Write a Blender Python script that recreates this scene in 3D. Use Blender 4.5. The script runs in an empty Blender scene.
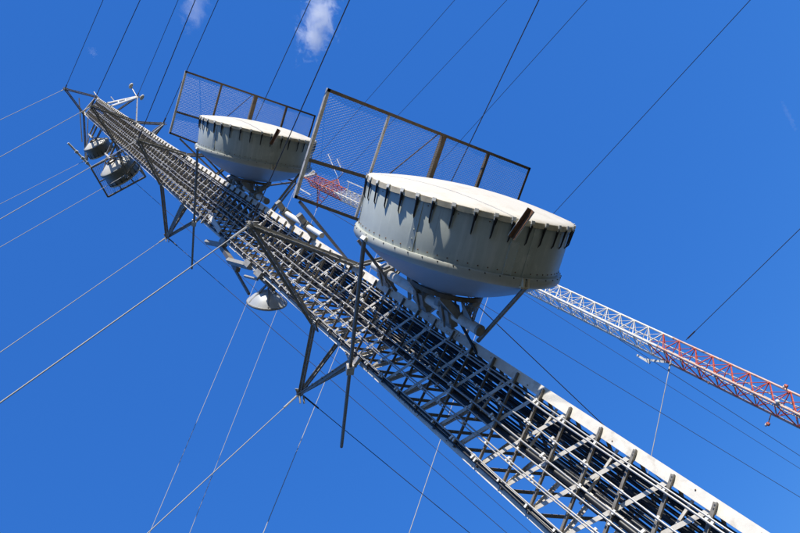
import bpy, math, random
import numpy as np
from mathutils import Vector, Matrix
random.seed(7)
rad = math.radians
S = bpy.context.scene
COL = S.collection

# ------------------------------------------------------------------ camera
# photograph frame 800 x 533; the zenith vanishing point lies at (-14, 25)
FPX, CX, CY, CAMZ = 600.0, 400.0, 266.5, 1.6
_z = np.array([-14 - CX, -(25 - CY), -FPX]); _z /= np.linalg.norm(_z)
_f = np.array([0, 0, -1.0]); _y = _f - _z * (_f @ _z); _y /= np.linalg.norm(_y)
CM = np.array([np.cross(_y, _z), _y, _z])          # world = CM @ cam
cam = bpy.data.cameras.new('camera'); camo = bpy.data.objects.new('camera', cam); COL.objects.link(camo)
m = Matrix([[*CM[i], 0] for i in range(3)] + [[0, 0, 0, 1]])
m.translation = Vector((0, 0, CAMZ)); camo.matrix_world = m
cam.sensor_width = 36; cam.lens = 36 * FPX / 800; cam.clip_start = 0.05; cam.clip_end = 20000
S.camera = camo

# ------------------------------------------------------------------ sky, sun, exposure
SUN_AZ, SUN_EL = 125.0, 17.0                        # azimuth from +Y towards +X
SUN = Vector((math.sin(rad(SUN_AZ)) * math.cos(rad(SUN_EL)), math.cos(rad(SUN_AZ)) * math.cos(rad(SUN_EL)), math.sin(rad(SUN_EL))))
W = bpy.data.worlds.new('World'); S.world = W; W.use_nodes = True
nt = W.node_tree; nt.nodes.clear()
sky = nt.nodes.new('ShaderNodeTexSky'); sky.sky_type = 'NISHITA'; sky.sun_disc = False
sky.sun_elevation = rad(SUN_EL); sky.sun_rotation = rad(SUN_AZ)
sky.altitude = 400; sky.air_density = 1.0; sky.dust_density = 0.0; sky.ozone_density = 4.0
hs = nt.nodes.new('ShaderNodeHueSaturation'); hs.inputs['Saturation'].default_value = 1.2
bg = nt.nodes.new('ShaderNodeBackground'); bg.inputs[1].default_value = 0.15
wo = nt.nodes.new('ShaderNodeOutputWorld')
nt.links.new(sky.outputs[0], hs.inputs['Color']); mxs = nt.nodes.new('ShaderNodeMixRGB'); mxs.inputs[0].default_value = .70      # an even, deep blue polarised sky
mxs.inputs[2].default_value = (.175, .87, 3.4, 1); nt.links.new(hs.outputs[0], mxs.inputs[1]); nt.links.new(mxs.outputs[0], bg.inputs[0]); nt.links.new(bg.outputs[0], wo.inputs[0])
sl = bpy.data.lights.new('sun', 'SUN'); sl.energy = 4.2; sl.angle = rad(0.53); sl.color = (1, 0.95, 0.86)
so = bpy.data.objects.new('sun', sl); COL.objects.link(so); so.rotation_euler = SUN.to_track_quat('Z', 'Y').to_euler()
so.location = (30, -10, 60)
S.view_settings.view_transform = 'Standard'; S.view_settings.look = 'None'
S.view_settings.exposure = 0.5; S.view_settings.gamma = 1.0
S.render.engine = 'CYCLES'; S.cycles.volume_bounces = 2

# ------------------------------------------------------------------ where photographed points stand
def ray(px, py):
    d = CM @ np.array([px - CX, -(py - CY), -FPX]); return d / np.linalg.norm(d)
def at_h(px, py, z):                 # point at height z above the camera
    r = ray(px, py); return Vector(r * z / r[2]) + Vector((0, 0, CAMZ))
def at_d(px, py, d):                 # point at horizontal distance d
    r = ray(px, py); return Vector(r * d / math.hypot(r[0], r[1])) + Vector((0, 0, CAMZ))
def at_plane(px, py, p, n):
    r = Vector(ray(px, py)); o = Vector((0, 0, CAMZ)); return o + r * ((Vector(p) - o).dot(n) / r.dot(n))
def px_of(P):
    c = (np.array(P) - np.array([0, 0, CAMZ])) @ CM
    return np.array([CX + FPX * c[0] / -c[2], CY - FPX * c[1] / -c[2]])

# ------------------------------------------------------------------ materials
def mat(name, col, rough=.5, metal=0., var=.12, scale=6., bump=.0, stain=None, stain_amt=.4, stain_scale=3.):
    mt = bpy.data.materials.new(name); mt.use_nodes = True; n = mt.node_tree.nodes; l = mt.node_tree.links
    b = n['Principled BSDF']; b.inputs['Roughness'].default_value = rough; b.inputs['Metallic'].default_value = metal
    tc = n.new('ShaderNodeTexCoord')
    no = n.new('ShaderNodeTexNoise'); no.inputs['Scale'].default_value = scale; no.inputs['Detail'].default_value = 6; no.inputs['Roughness'].default_value = .65
    l.new(tc.outputs['Object'], no.inputs['Vector'])
    rp = n.new('ShaderNodeValToRGB'); rp.color_ramp.elements[0].position = .3; rp.color_ramp.elements[1].position = .7
    rp.color_ramp.elements[0].color = (*[c * (1 - var) for c in col], 1); rp.color_ramp.elements[1].color = (*[min(1, c * (1 + var)) for c in col], 1)
    l.new(no.outputs['Fac'], rp.inputs[0]); out = rp.outputs[0]
    if stain:
        n2 = n.new('ShaderNodeTexNoise'); n2.inputs['Scale'].default_value = stain_scale; n2.inputs['Detail'].default_value = 8; n2.inputs['Roughness'].default_value = .7
        l.new(tc.outputs['Object'], n2.inputs['Vector'])
        r2 = n.new('ShaderNodeValToRGB'); r2.color_ramp.elements[0].position = .52; r2.color_ramp.elements[1].position = .68
        r2.color_ramp.elements[0].color = (0, 0, 0, 1); r2.color_ramp.elements[1].color = (stain_amt,) * 3 + (1,)
        l.new(n2.outputs['Fac'], r2.inputs[0])
        mx = n.new('ShaderNodeMixRGB'); mx.inputs[2].default_value = (*stain, 1); l.new(r2.outputs[0], mx.inputs[0]); l.new(out, mx.inputs[1]); out = mx.outputs[0]
    l.new(out, b.inputs['Base Color'])
    if bump:
        bp = n.new('ShaderNodeBump'); bp.inputs['Strength'].default_value = bump; bp.inputs['Distance'].default_value = .01
        l.new(no.outputs['Fac'], bp.inputs['Height']); l.new(bp.outputs[0], b.inputs['Normal'])
    return mt
M = dict(
    leg=mat('weathered_white_paint', (.74, .70, .62), .5, 0, .1, 9, .05, (.33, .26, .18), .45, 5),
    galv=mat('galvanised_steel', (.62, .58, .51), .5, .2, .2, 14, .05, (.20, .12, .065), .7, 4),
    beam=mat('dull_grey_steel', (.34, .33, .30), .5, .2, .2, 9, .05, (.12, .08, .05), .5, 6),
    brown=mat('rusty_brown_frame', (.16, .125, .085), .6, .2, .25, 12, .1, (.13, .06, .03), .5, 5),
    strut=mat('grey_brown_pipe', (.25, .22, .18), .45, .3, .2, 9, .05, (.2, .09, .04), .5, 5),
    black=mat('black_cable_jacket', (.012, .013, .016), .42, 0, .2, 20),
    greycable=mat('grey_cable_jacket', (.40, .385, .36), .35, .2, .12, 20),
    radome=mat('cream_radome_fabric', (.62, .58, .50), .6, 0, .05, 1.6, .12, (.44, .38, .29), .45, 2.6),
    edge=mat('yellowed_radome_edge', (.66, .57, .40), .6, 0, .15, 10, .1, (.42, .3, .16), .5, 8),
    back=mat('pale_blue_grey_reflector', (.30, .33, .37), .4, .1, .06, 3),
    darkmetal=mat('dark_spring_steel', (.022, .020, .019), .5, .3, .2, 30),
    white=mat('white_clip_paint', (.78, .76, .70), .45, 0, .06, 12),
    rust=mat('rusted_brown_steel', (.17, .085, .045), .7, .1, .35, 25, .2),
    mesh=mat('galvanised_mesh_wire', (.24, .24, .23), .5, .3, .1, 8),
    red=mat('aviation_red_paint', (.45, .058, .016), .55, 0, .35, 4, .03, (.52, .30, .20), .7, 4),
    mwhite=mat('aviation_white_paint', (.72, .69, .62), .5, 0, .1, 6, .03, (.4, .33, .25), .4, 3),
    greyshroud=mat('dark_grey_shroud_paint', (.24, .245, .22), .45, 0, .12, 4),
    shadegalv=mat('shaded_galvanised_steel', (.20, .185, .16), .5, .2, .22, 14, .05, (.13, .072, .04), .7, 4),  # darker copy of galv: shade on one brace set put into the colour
    backlitguy=mat('backlit_shade_strand', (.05, .05, .055), .6, 0, .2, 3),  # wires seen against the light: their shade is put into the colour
    sunlitred=mat('sunlit_red_paint', (.60, .40, .32), .55, 0, .15, 4, .03, (.42, .06, .03), .85, 5),  # red paint paled: sunlight on lower legs and rungs put into the colour
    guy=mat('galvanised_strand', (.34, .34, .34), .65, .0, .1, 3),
    shinyback=mat('bright_spun_reflector', (.52, .53, .53), .4, .2, .05, 4),
    concrete=mat('pale_concrete', (.36, .35, .33), .85, 0, .12, 5, .2),
)
def streaked(name, col, streak, amt, dirt):
    mt = mat(name, col, .36, 0, .10, 2.5, .03); n = mt.node_tree.nodes; l = mt.node_tree.links; b = n['Principled BSDF']
    src = b.inputs['Base Color'].links[0].from_socket; tc = n.new('ShaderNodeTexCoord')
    for sc, cl_, a_, p0, p1 in (((.35, 5.5, 5.5), streak, amt, .56, .70), ((.22, 11., 11.), dirt, amt * .8, .60, .72), ((2.2, 2.2, 2.2), streak, amt * .8, .60, .66), ((7., 7., 7.), (.13, .08, .045), .5, .70, .76)):
        mp = n.new('ShaderNodeMapping'); mp.inputs['Scale'].default_value = sc; l.new(tc.outputs['Object'], mp.inputs[0])
        no = n.new('ShaderNodeTexNoise'); no.inputs['Scale'].default_value = 1.0; no.inputs['Detail'].default_value = 7; no.inputs['Roughness'].default_value = .7; l.new(mp.outputs[0], no.inputs['Vector'])
        rp = n.new('ShaderNodeValToRGB'); rp.color_ramp.elements[0].position = p0; rp.color_ramp.elements[1].position = p1
        rp.color_ramp.elements[0].color = (0, 0, 0, 1); rp.color_ramp.elements[1].color = (a_, a_, a_, 1); l.new(no.outputs['Fac'], rp.inputs[0])
        mx = n.new('ShaderNodeMixRGB'); mx.inputs[2].default_value = (*cl_, 1); l.new(rp.outputs[0], mx.inputs[0]); l.new(src, mx.inputs[1]); src = mx.outputs[0]
    l.new(src, b.inputs['Base Color']); return mt
M['shroud'] = streaked('weathered_shroud_paint', (.50, .535, .485), (.72, .72, .66), .6, (.19, .17, .13))
M['ring'] = streaked('weathered_ring_paint', (.46, .47, .42), (.62, .6, .54), .4, (.2, .15, .1))
def ground_mat():
    mt = bpy.data.materials.new('dry_grass_ground'); mt.use_nodes = True; n = mt.node_tree.nodes; l = mt.node_tree.links
    b = n['Principled BSDF']; b.inputs['Roughness'].default_value = .95
    tc = n.new('ShaderNodeTexCoord'); a = n.new('ShaderNodeTexNoise'); a.inputs['Scale'].default_value = .35; a.inputs['Detail'].default_value = 12; a.inputs['Roughness'].default_value = .75
    l.new(tc.outputs['Object'], a.inputs['Vector'])
    r = n.new('ShaderNodeValToRGB'); r.color_ramp.elements[0].position = .35; r.color_ramp.elements[1].position = .68
    r.color_ramp.elements[0].color = (.030, .036, .014, 1); r.color_ramp.elements[1].color = (.075, .066, .036, 1)
    l.new(a.outputs['Fac'], r.inputs[0]); l.new(r.outputs[0], b.inputs['Base Color'])
    return mt

# ------------------------------------------------------------------ mesh builder
class MB:
    def __init__(s): s.v = []; s.f = []; s.smooth = False
    def add(s, vs, fs):
        o = len(s.v); s.v += [tuple(v) for v in vs]; s.f += [tuple(i + o for i in f) for f in fs]
    def prism(s, p0, p1, prof, e1, e2):      # profile (list of 2-D points) swept from p0 to p1
        p0, p1, e1, e2 = Vector(p0), Vector(p1), Vector(e1), Vector(e2); n = len(prof)
        vs = [p0 + e1 * a + e2 * b for a, b in prof] + [p1 + e1 * a + e2 * b for a, b in prof]
        fs = [(i, (i + 1) % n, n + (i + 1) % n, n + i) for i in range(n)]
        fs += [tuple(range(n - 1, -1, -1)), tuple(range(n, 2 * n))]
        s.add(vs, fs)
    def frame(s, p0, p1, up):
        d = (Vector(p1) - Vector(p0)).normalized(); e2 = Vector(up); e2 = e2 - d * e2.dot(d)
        if e2.length < 1e-4: e2 = Vector((1, .3, .2)); e2 = e2 - d * e2.dot(d)
        e2.normalize(); return d.cross(e2).normalized(), e2
    def bar(s, p0, p1, w, h, up=(0, 0, 1)):
        e1, e2 = s.frame(p0, p1, up); w /= 2; h /= 2
        s.prism(p0, p1, [(-w, -h), (w, -h), (w, h), (-w, h)], e1, e2)
    def angle(s, p0, p1, leg, t, e1, e2):     # L section: flanges along e1 and e2
        d = (Vector(p1) - Vector(p0)).normalized(); e1 = Vector(e1); e1 = (e1 - d * e1.dot(d)).normalized()
        e2 = Vector(e2); e2 = (e2 - d * e2.dot(d) - e1 * e2.dot(e1)).normalized()
        pr = [(0, 0), (leg, 0), (leg, t), (t, t), (t, leg), (0, leg)]
        s.prism(p0, p1, pr, e1, e2)
    def channel(s, p0, p1, w, h, t, up):      # U section, web at -h/2
        e1, e2 = s.frame(p0, p1, up); w /= 2
        s.prism(p0, p1, [(-w, 0), (w, 0), (w, h), (w - t, h), (w - t, t), (-w + t, t), (-w + t, h), (-w, h)], e1, e2)
    def tube(s, pts, r, n=8, caps=True, r1=None):
        pts = [Vector(p) for p in pts]; rings = []; k = len(pts)
        for i, p in enumerate(pts):
            d = (pts[min(i + 1, k - 1)] - pts[max(i - 1, 0)]).normalized()
            if i == 0:
                e1 = d.orthogonal().normalized()
            else:
                e1 = (e1 - d * e1.dot(d)).normalized()
            e2 = d.cross(e1); rr = r if r1 is None else r + (r1 - r) * i / (k - 1)
            rings.append([p + (e1 * math.cos(2 * math.pi * j / n) + e2 * math.sin(2 * math.pi * j / n)) * rr for j in range(n)])
        fs = [(i * n + j, i * n + (j + 1) % n, (i + 1) * n + (j + 1) % n, (i + 1) * n + j) for i in range(k - 1) for j in range(n)]
        if caps: fs += [tuple(range(n - 1, -1, -1)), tuple((k - 1) * n + j for j in range(n))]
        s.add([v for q in rings for v in q], fs)
    def ball(s, c, r, sq=(1, 1, 1), nu=8, nv=6):
        c = Vector(c); vs = []; fs = []
        for i in range(nv + 1):
            t = math.pi * i / nv
            for j in range(nu):
                p = 2 * math.pi * j / nu; vs.append(c + Vector((math.sin(t) * math.cos(p) * sq[0], math.sin(t) * math.sin(p) * sq[1], math.cos(t) * sq[2])) * r)
        for i in range(nv):
            for j in range(nu): fs.append((i * nu + j, (i + 1) * nu + j, (i + 1) * nu + (j + 1) % nu, i * nu + (j + 1) % nu))
        s.add(vs, fs)
    def lathe(s, prof, n=72, wob=None):       # profile [(x, r)] round the x axis
        k = len(prof); vs = []; fs = []
        for i, (x, r) in enumerate(prof):
            for j in range(n):
                t = 2 * math.pi * j / n; vs.append((x, math.cos(t) * r, math.sin(t) * r))
        for i in range(k - 1):
            for j in range(n): fs.append((i * n + j, i * n + (j + 1) % n, (i + 1) * n + (j + 1) % n, (i + 1) * n + j))
        s.add(vs, fs)
    def slab(s, poly, nrm, t):                # polygon given thickness
        nrm = Vector(nrm).normalized(); n = len(poly); poly = [Vector(p) for p in poly]
        s.add([p - nrm * t / 2 for p in poly] + [p + nrm * t / 2 for p in poly],
              [(i, (i + 1) % n, n + (i + 1) % n, n + i) for i in range(n)] + [tuple(range(n - 1, -1, -1)), tuple(range(n, 2 * n))])
ORG = {}
def empty(name, loc, label, cat, group=None, mtx=None):
    o = bpy.data.objects.new(name, None); COL.objects.link(o); o.empty_display_size = .2
    if mtx is not None: o.matrix_world = mtx
    else: o.location = loc
    ORG[o.name] = (mtx.inverted() if mtx is not None else Matrix.Translation(-Vector(loc)))
    o['label'] = label; o['category'] = cat
    if group: o['group'] = group
    return o
def root(o):
    while o.parent: o = o.parent
    return o
def mk(name, mb, m_, parent=None, local=False, smooth=False, stuff=False, loc=None):
    """one mesh object; vertices in world space unless local"""
    me = bpy.data.meshes.new(name); vs = mb.v
    off = Vector((0, 0, 0))
    if parent is not None and not local:
        T = ORG[root(parent).name]; vs = [tuple(T @ Vector(v)) for v in vs]
    elif parent is None and loc is not None:
        off = Vector(loc); vs = [tuple(Vector(v) - off) for v in vs]
    me.from_pydata(vs, [], mb.f); me.validate(); me.update()
    import bmesh
    b = bmesh.new(); b.from_mesh(me); bmesh.ops.recalc_face_normals(b, faces=b.faces); b.to_mesh(me); b.free()
    me.materials.append(M[m_] if isinstance(m_, str) else m_)
    if smooth:
        for p in me.polygons: p.use_smooth = True
    o = bpy.data.objects.new(name, me); COL.objects.link(o); o.location = off
    if parent is not None: o.parent = parent
    if stuff: o['kind'] = 'stuff'
    return o
def smooth_angle(o, a=35):
    me = o.data
    for p in me.polygons: p.use_smooth = True
    me.set_sharp_from_angle(angle=rad(a)); return o
def dup(o, parent, loc=None, rot=None):
    c = o.copy(); COL.objects.link(c); c.parent = parent
    if loc is not None: c.location = loc
    if rot is not None: c.rotation_euler = rot
    return c
def tag(o, label, cat, group=None):
    o['label'] = label; o['category'] = cat
    if group: o['group'] = group
    return o
Z = Vector((0, 0, 1))

# ------------------------------------------------------------------ ground
g = MB(); g.add([(-6000, -6000, 0), (6000, -6000, 0), (6000, 6000, 0), (-6000, 6000, 0)], [(0, 1, 2, 3)])
go = mk('ground', g, ground_mat()); go['kind'] = 'structure'

# ------------------------------------------------------------------ the near mast
DM = 7.1
def polar(az, d=DM): return Vector((math.sin(rad(az)) * d, math.cos(rad(az)) * d, 0))
AZL, AZR = -15.32, -3.42
L, R = polar(AZL), polar(AZR)
TX = (R - L).normalized(); FW = (R - L).length          # along the near face, and its width
NO = Vector((TX.y, -TX.x, 0));                            # outward normal of the near face (towards the camera)
if NO.dot((L + R) / 2) > 0: NO = -NO
B = (L + R) / 2 - NO * FW * .866
CEN = (L + R + B) / 3
TOPZ = 49.0
mast = empty('lattice_mast', CEN, 'grey triangular lattice mast with white legs and black cables, nearest to the camera', 'mast', None)
LW, LT = .150, .012
legdirs = {}
def leg_profile(P, Q1, Q2, z0, z1):
    mb = MB(); d1 = (Q1 - P).normalized(); d2 = (Q2 - P).normalized(); bis = (d1 + d2).normalized()
    # V section: outer and inner polyline
    n1 = (d2 - d1 * d2.dot(d1)).normalized(); n2 = (d1 - d2 * d1.dot(d2)).normalized()
    inner = bis * (LT / math.sin(rad(30)))
    poly = [Vector((0, 0, 0)), d1 * LW, d1 * LW + n1 * LT, inner, d2 * LW + n2 * LT, d2 * LW]
    n = 6; vs = [P + p + Z * z0 for p in poly] + [P + p + Z * z1 for p in poly]
    fs = [(i, (i + 1) % n, n + (i + 1) % n, n + i) for i in range(n)]
    fs += [(0, 1, 2, 3), (0, 3, 4, 5), (6, 9, 8, 7), (6, 11, 10, 9)]
    mb.add(vs, fs); return mb
SEC = 8.0
legs = ((L, R, B), (R, L, B), (B, L, R))
for P, Q1, Q2 in legs:
    z = 0.25 if P is L else .6; k = 0
    while z < TOPZ:
        z1 = min(z + SEC, TOPZ)
        o = mk('leg', leg_profile(P, Q1, Q2, z, z1 - .006), 'leg', mast)
        # splice plates on both flanges
        if z1 < TOPZ:
            for q in (Q1, Q2):
                d = (q - P).normalized(); out = d.cross(Z)
                if out.dot(P - CEN) < 0: out = -out
                mb = MB(); c = P + d * LW * .5 + out * .008
                mb.bar(c + Z * (z1 - .3), c + Z * (z1 + .3), LW * .8, .012, out)
                for i in range(-3, 4):
                    if i:
                        for s in (-1, 1):
                            mb.ball(c + out * .008 + Z * (z1 + i * .075) + d * s * .035, .014, nu=6, nv=4)
                mk('splice_plate', mb, 'leg', o)
        z = z1; k += 1
for P, Q1, Q2 in legs:
    mb = MB(); mb.slab([P + Vector((a, b, .13)) for a, b in ((-.35, -.35), (.35, -.35), (.35, .35), (-.35, .35))], Z, .24)
    mk('footing', mb, 'concrete', mast)

# braces: nodes every PIT on each leg, the left legs lifted as in the photograph
PIT = .495
bt = MB()
for P, Q1, Q2 in legs[:2]:
    d = (Q1 - P).normalized()
    for k in range(60):
        z = 1.2 + k * .77 + random.uniform(-.2, .2); bt.ball(P + d * random.uniform(.03, .12) + NO * .004 + Z * z, random.uniform(.007, .012), nu=5, nv=3)
mk('flange_bolt', bt, 'rust', mast, stuff=True)
ZR0 = 2.816 + CAMZ - 4 * PIT - 1 * PIT * 0
def node(P, Q1, Q2):
    d = ((Q1 - P).normalized() + (Q2 - P).normalized()).normalized(); return P
faces = [
    (R, L, -.334, .656, NO, 62),
    (R, B, -.415, .575, None, 46),
    (L, B, -.49, .50, None, 44),
]
NB = int((TOPZ - ZR0 - .8) / PIT)
rest = (MB(), MB()); count = 0
protos = []
for fi, (P, Q, dz1, dz2, out, nmain) in enumerate(faces):
    d = (Q - P).normalized()
    if out is None:
        out = d.cross(Z)
        if out.dot(P - CEN) < 0: out = -out
    zb = ZR0 if P is R else ZR0 + .161
    p = P + d * .085; q = Q - d * .085
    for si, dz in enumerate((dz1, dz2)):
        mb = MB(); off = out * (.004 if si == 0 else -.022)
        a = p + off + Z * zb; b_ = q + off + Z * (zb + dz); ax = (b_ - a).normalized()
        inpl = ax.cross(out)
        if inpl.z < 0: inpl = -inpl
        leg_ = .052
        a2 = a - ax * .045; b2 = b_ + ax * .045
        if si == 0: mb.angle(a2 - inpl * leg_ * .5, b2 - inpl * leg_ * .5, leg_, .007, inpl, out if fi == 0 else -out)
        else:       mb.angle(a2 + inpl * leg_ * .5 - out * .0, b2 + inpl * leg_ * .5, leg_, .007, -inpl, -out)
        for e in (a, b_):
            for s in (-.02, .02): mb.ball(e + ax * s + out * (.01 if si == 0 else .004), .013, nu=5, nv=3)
        pr = mk('brace', mb, 'shadegalv' if si == 0 else 'galv', mast)
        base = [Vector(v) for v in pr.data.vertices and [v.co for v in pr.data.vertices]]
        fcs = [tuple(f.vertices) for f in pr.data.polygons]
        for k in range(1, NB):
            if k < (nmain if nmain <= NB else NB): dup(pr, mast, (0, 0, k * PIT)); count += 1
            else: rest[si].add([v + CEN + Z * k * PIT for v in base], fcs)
mk('brace', rest[0], 'shadegalv', mast, stuff=True); mk('brace', rest[1], 'galv', mast, stuff=True)

# horizontal gussets/rungs at mid crossing are left to the braces; cables on the near face
def facept(t, off, z): return L.lerp(R, 1 - t) + NO * off + Z * z       # t: 0 at the right leg, 1 at the left leg
def cable(t, off, r, m_, z0, z1, n=6, face='near', wav=.011):
    pts = []; nseg = int((z1 - z0) / .99) + 1; ph = random.random() * 9
    for i in range(nseg + 1):
        z = z0 + (z1 - z0) * i / nseg
        pts.append(facept(t, off, z) + TX * wav * math.sin(ph + i * 1.7) + NO * wav * .5 * math.sin(ph * 2 + i * 1.1))
    mb = MB(); mb.tube(pts, r, n); return mk('feed_cable', mb, m_, mast, smooth=True)
for t, off, r, z1 in ((.150, .085, .011, 47), (.185, .085, .014, 47), (.36, .085, .013, 47), (.52, .085, .013, 46), (.60, .085, .012, 44),
                      (.72, .085, .013, 47), (.745, .085, .010, 30), (.895, .085, .012, 47)):
    cable(t, off, r, 'greycable', .3, z1)
cl = MB()
for t in (.168, .36, .52, .60, .732, .92):
    for k in range(int(46 / PIT)):
        z = ZR0 + k * PIT + random.uniform(-.05, .05) - .334 * t
        c = facept(t, .07, z); cl.bar(c - TX * random.uniform(.015, .035), c + TX * random.uniform(.012, .03), .028, .04, NO)
        if random.random() < .35: cl.bar(c - TX * .02 + Z * .07, c + TX * .05 + Z * .05, .03, .04, NO)
mk('cable_clamp', cl, 'white', mast, stuff=True)
for i in range(13):
    t = .13 + i * .030 + random.uniform(-.004, .004)
    cable(t, -.17 - .05 * (i % 3), random.choice((.017, .020, .024)), 'black', .3, random.choice((17.4, 36, 44, 46, 46)) if i < 10 else 44, 8, wav=.012)
cable(.56, -.14, .042, 'black', .3, 46, 8); cable(.60, -.20, .028, 'black', .3, 40, 8)
for t, off, r in ((.945, .040, .020), (.918, .040, .016)): cable(t, off, r, 'black', .3, 46, 6)
# cable-carrier rungs just behind the near face
cr = MB()
for k in range(int(46 / .99)):
    z = 1.2 + k * .99; cr.bar(facept(.10, -.13, z), facept(.64, -.13, z), .03, .03)
mk('cable_rung', cr, 'galv', mast, stuff=True)

# outriggers
def outrigger(apex, ends, w=.1):
    mb = MB(); mb.ball(apex, .09, (1, 1, .8)); c = Vector((CEN.x, CEN.y, apex.z)); d = (apex - c).normalized()
    mb.slab([apex + d * .12, apex - d * .1 + d.cross(Z) * .16, apex - d * .1 - d.cross(Z) * .16], Z, .03)
    for s in (-1, 1): mb.tube([apex + d * .02 + d.cross(Z) * s * .05 - Z * .1, apex + d * .14 + d.cross(Z) * s * .05 - Z * .22], .02, 6)
    o = mk('outrigger', mb, 'beam', mast, smooth=False)
    for e in ends:
        mb = MB(); a, b_ = mb.frame(apex, e, Z)
        for s in (-1, 1):
            sh = a * s * w * .05
            mb.angle(apex + sh, Vector(e) + sh, w * .46, .009, a * s, -b_ if s > 0 else -b_)
        for q in (.3, .5, .7):
            c = Vector(apex).lerp(Vector(e), q); mb.bar(c - a * w * .3, c + a * w * .3, .012, w * .4, b_)
        ev = Vector(e); hz = Vector((ev.x - CEN.x, ev.y - CEN.y, 0)).normalized()
        mb.bar(ev - Z * .16, ev + Z * .16, .22, .02, hz)
        for sx in (-.07, .07):
            for sz in (-.1, 0, .1): mb.ball(ev + hz * .02 + hz.cross(Z) * sx + Z * sz, .018, nu=5, nv=3)
        mk('beam', mb, 'beam', o)
def legz(P, z): return P + Z * (z + CAMZ)
def apex_at(kind, z, r=2.3):
    u = {'near': NO * r, 'left': -TX * r * .866 - NO * r * .5, 'right': TX * r * .866 - NO * r * .5}[kind]
    return CEN + u + Z * (z + CAMZ)
A = {}
A['1n'] = at_h(250, 225, 10.8); A['1l'] = at_h(300, 393, 10.8); A['1r'] = apex_at('right', 10.8)
A['2n'] = at_h(138, 140, 24.0); A['2l'] = at_h(167, 237, 23.5); A['2r'] = apex_at('right', 23.5)
A['3n'] = apex_at('near', 34); A['3l'] = apex_at('left', 34, 2.0); A['3r'] = at_h(163, 124, 34)
A['4n'] = at_h(65, 89, 47); A['4l'] = at_h(86, 160, 47); A['4r'] = at_h(137, 97, 47)
outrigger(A['1n'], [legz(L, 10.04) + NO * .02, legz(R, 10.1) + NO * .02], .125)
outrigger(A['1l'], [legz(L, 10.04) - TX * .02, legz(B, 10.7), legz(L, 8.45) - TX * .02, legz(B, 9.2)], .12)
outrigger(A['1r'], [legz(R, 10.1), legz(B, 10.7)], .12)
outrigger(A['2n'], [legz(L, 23.6), legz(R, 23.6)], .15)
outrigger(A['2l'], [legz(L, 23.5), legz(B, 23.9), legz(L, 20.4), legz(B, 20.9)], .14)
outrigger(A['2r'], [legz(R, 23.5), legz(B, 23.7)], .14)
outrigger(A['3n'], [legz(L, 33.7), legz(R, 33.7)], .15)
outrigger(A['3l'], [legz(L, 33.8), legz(B, 34)], .14)
outrigger(A['3r'], [legz(R, 33.2), legz(R, 29.6), legz(B, 34)], .15)
outrigger(A['4n'], [legz(L, 46.6), legz(R, 46.8)], .15)
outrigger(A['4l'], [legz(L, 46.6), legz(B, 46.8)], .13)
outrigger(A['4r'], [legz(B, 46.9), legz(R, 33.4)], .13)

# head frame, whip rods, beacon arms at the very top
mb = MB()
for P, Q in ((L, R), (R, B), (B, L)): mb.bar(legz(P, 47.2), legz(Q, 47.2), .1, .14)
mk('head_frame', mb, 'galv', mast)
for a, b_ in (((79, 98), (82, 142)), ((88, 118), (86, 160)), ((94, 92), (101, 102)), ((111, 97), (115, 102))):
    mb = MB(); mb.tube([at_h(*a, 47.6), at_h(*b_, 46.4)], .035, 6); mk('whip_rod', mb, 'beam', mast)
mb = MB(); mb.tube([at_h(68, 143, 46.5), at_h(92, 168, 46.5)], .07, 8)
for q in (.35, .6, .8):
    c = at_h(68, 143, 46.5).lerp(at_h(92, 168, 46.5), q); mb.bar(c - Z * .12, c + Z * .16, .16, .2, (1, 0, 0))
tag(mk('stub_antenna', mb, 'white', None, loc=at_h(86, 160, 46.5)), 'short white rod antenna on the end of the top left outrigger of the near mast', 'antenna')
def beacon(px, py, z, label, tilt):
    c = at_h(px, py, z); t = empty('beacon_lamp', c, label, 'lamp', 'white lamps at the mast head')
    mb = MB(); mb.ball(c, .155, (1.5, .8, .5), 10, 8); mk('lamp_glass', mb, 'white', t, smooth=True)
    mb = MB(); mb.tube([c + Z * .05, c + Z * .26], .10, 8); mk('lamp_base', mb, 'rust', t)
    mb = MB(); mb.tube([c + Z * .2, Vector(tilt)], .035, 6); mk('bracket', mb, 'beam', t)
beacon(131, 86, 47.9, 'upper white beacon lamp on a bent arm above the mast head', A['4r'])
beacon(142, 97.5, 46.9, 'lower white beacon lamp at the tip of the white arm on the mast head', A['4r'])
mb = MB(); mb.tube([legz(R, 41.0), A['4r'] - Z * .2], .07, 8); mb.tube([legz(R, 42.6), A['4r'] + Z * .1], .07, 8)
for q in (.25, .5, .75): mb.tube([legz(R, 41.0).lerp(A['4r'] - Z * .2, q), legz(R, 42.6).lerp(A['4r'] + Z * .1, q + .1)], .04, 6)
mk('lamp_arm', mb, 'white', mast)

# grey bracket, spare stub mounts on both legs
def pipe_mount(p0, p1, r, stubs, label, name='pipe_mount', colr='white'):
    t = empty(name, p0, label, 'pipe mount')
    mb = MB(); mb.tube([p0, p1], r, 14); mk('pipe', mb, colr, t); smooth_angle(t.children[0])
    for (q, e0, e1) in stubs:
        c = Vector(p0).lerp(Vector(p1), q); mb = MB(); mb.bar(c + e0, c + e1, .13, .13); mb.bar(c - Z * .1, c + Z * .1, .2, .2, NO)
        mk('clamp', mb, 'beam', t)
    return t
pr0, pr1 = at_d(284, 212, 6.75), at_d(322, 235.5, 6.75)
pr0.x = pr1.x = (pr0.x + pr1.x) / 2; pr0.y = pr1.y = (pr0.y + pr1.y) / 2
rr = (R - pr0); rr.z = 0
pipe_mount(pr0, pr1, .062, [(.03, rr * 1.0, -rr * .9), (.62, rr * 1.0, -rr * .9)], 'empty white mounting pipe clamped to right leg between the two big dishes')

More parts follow.
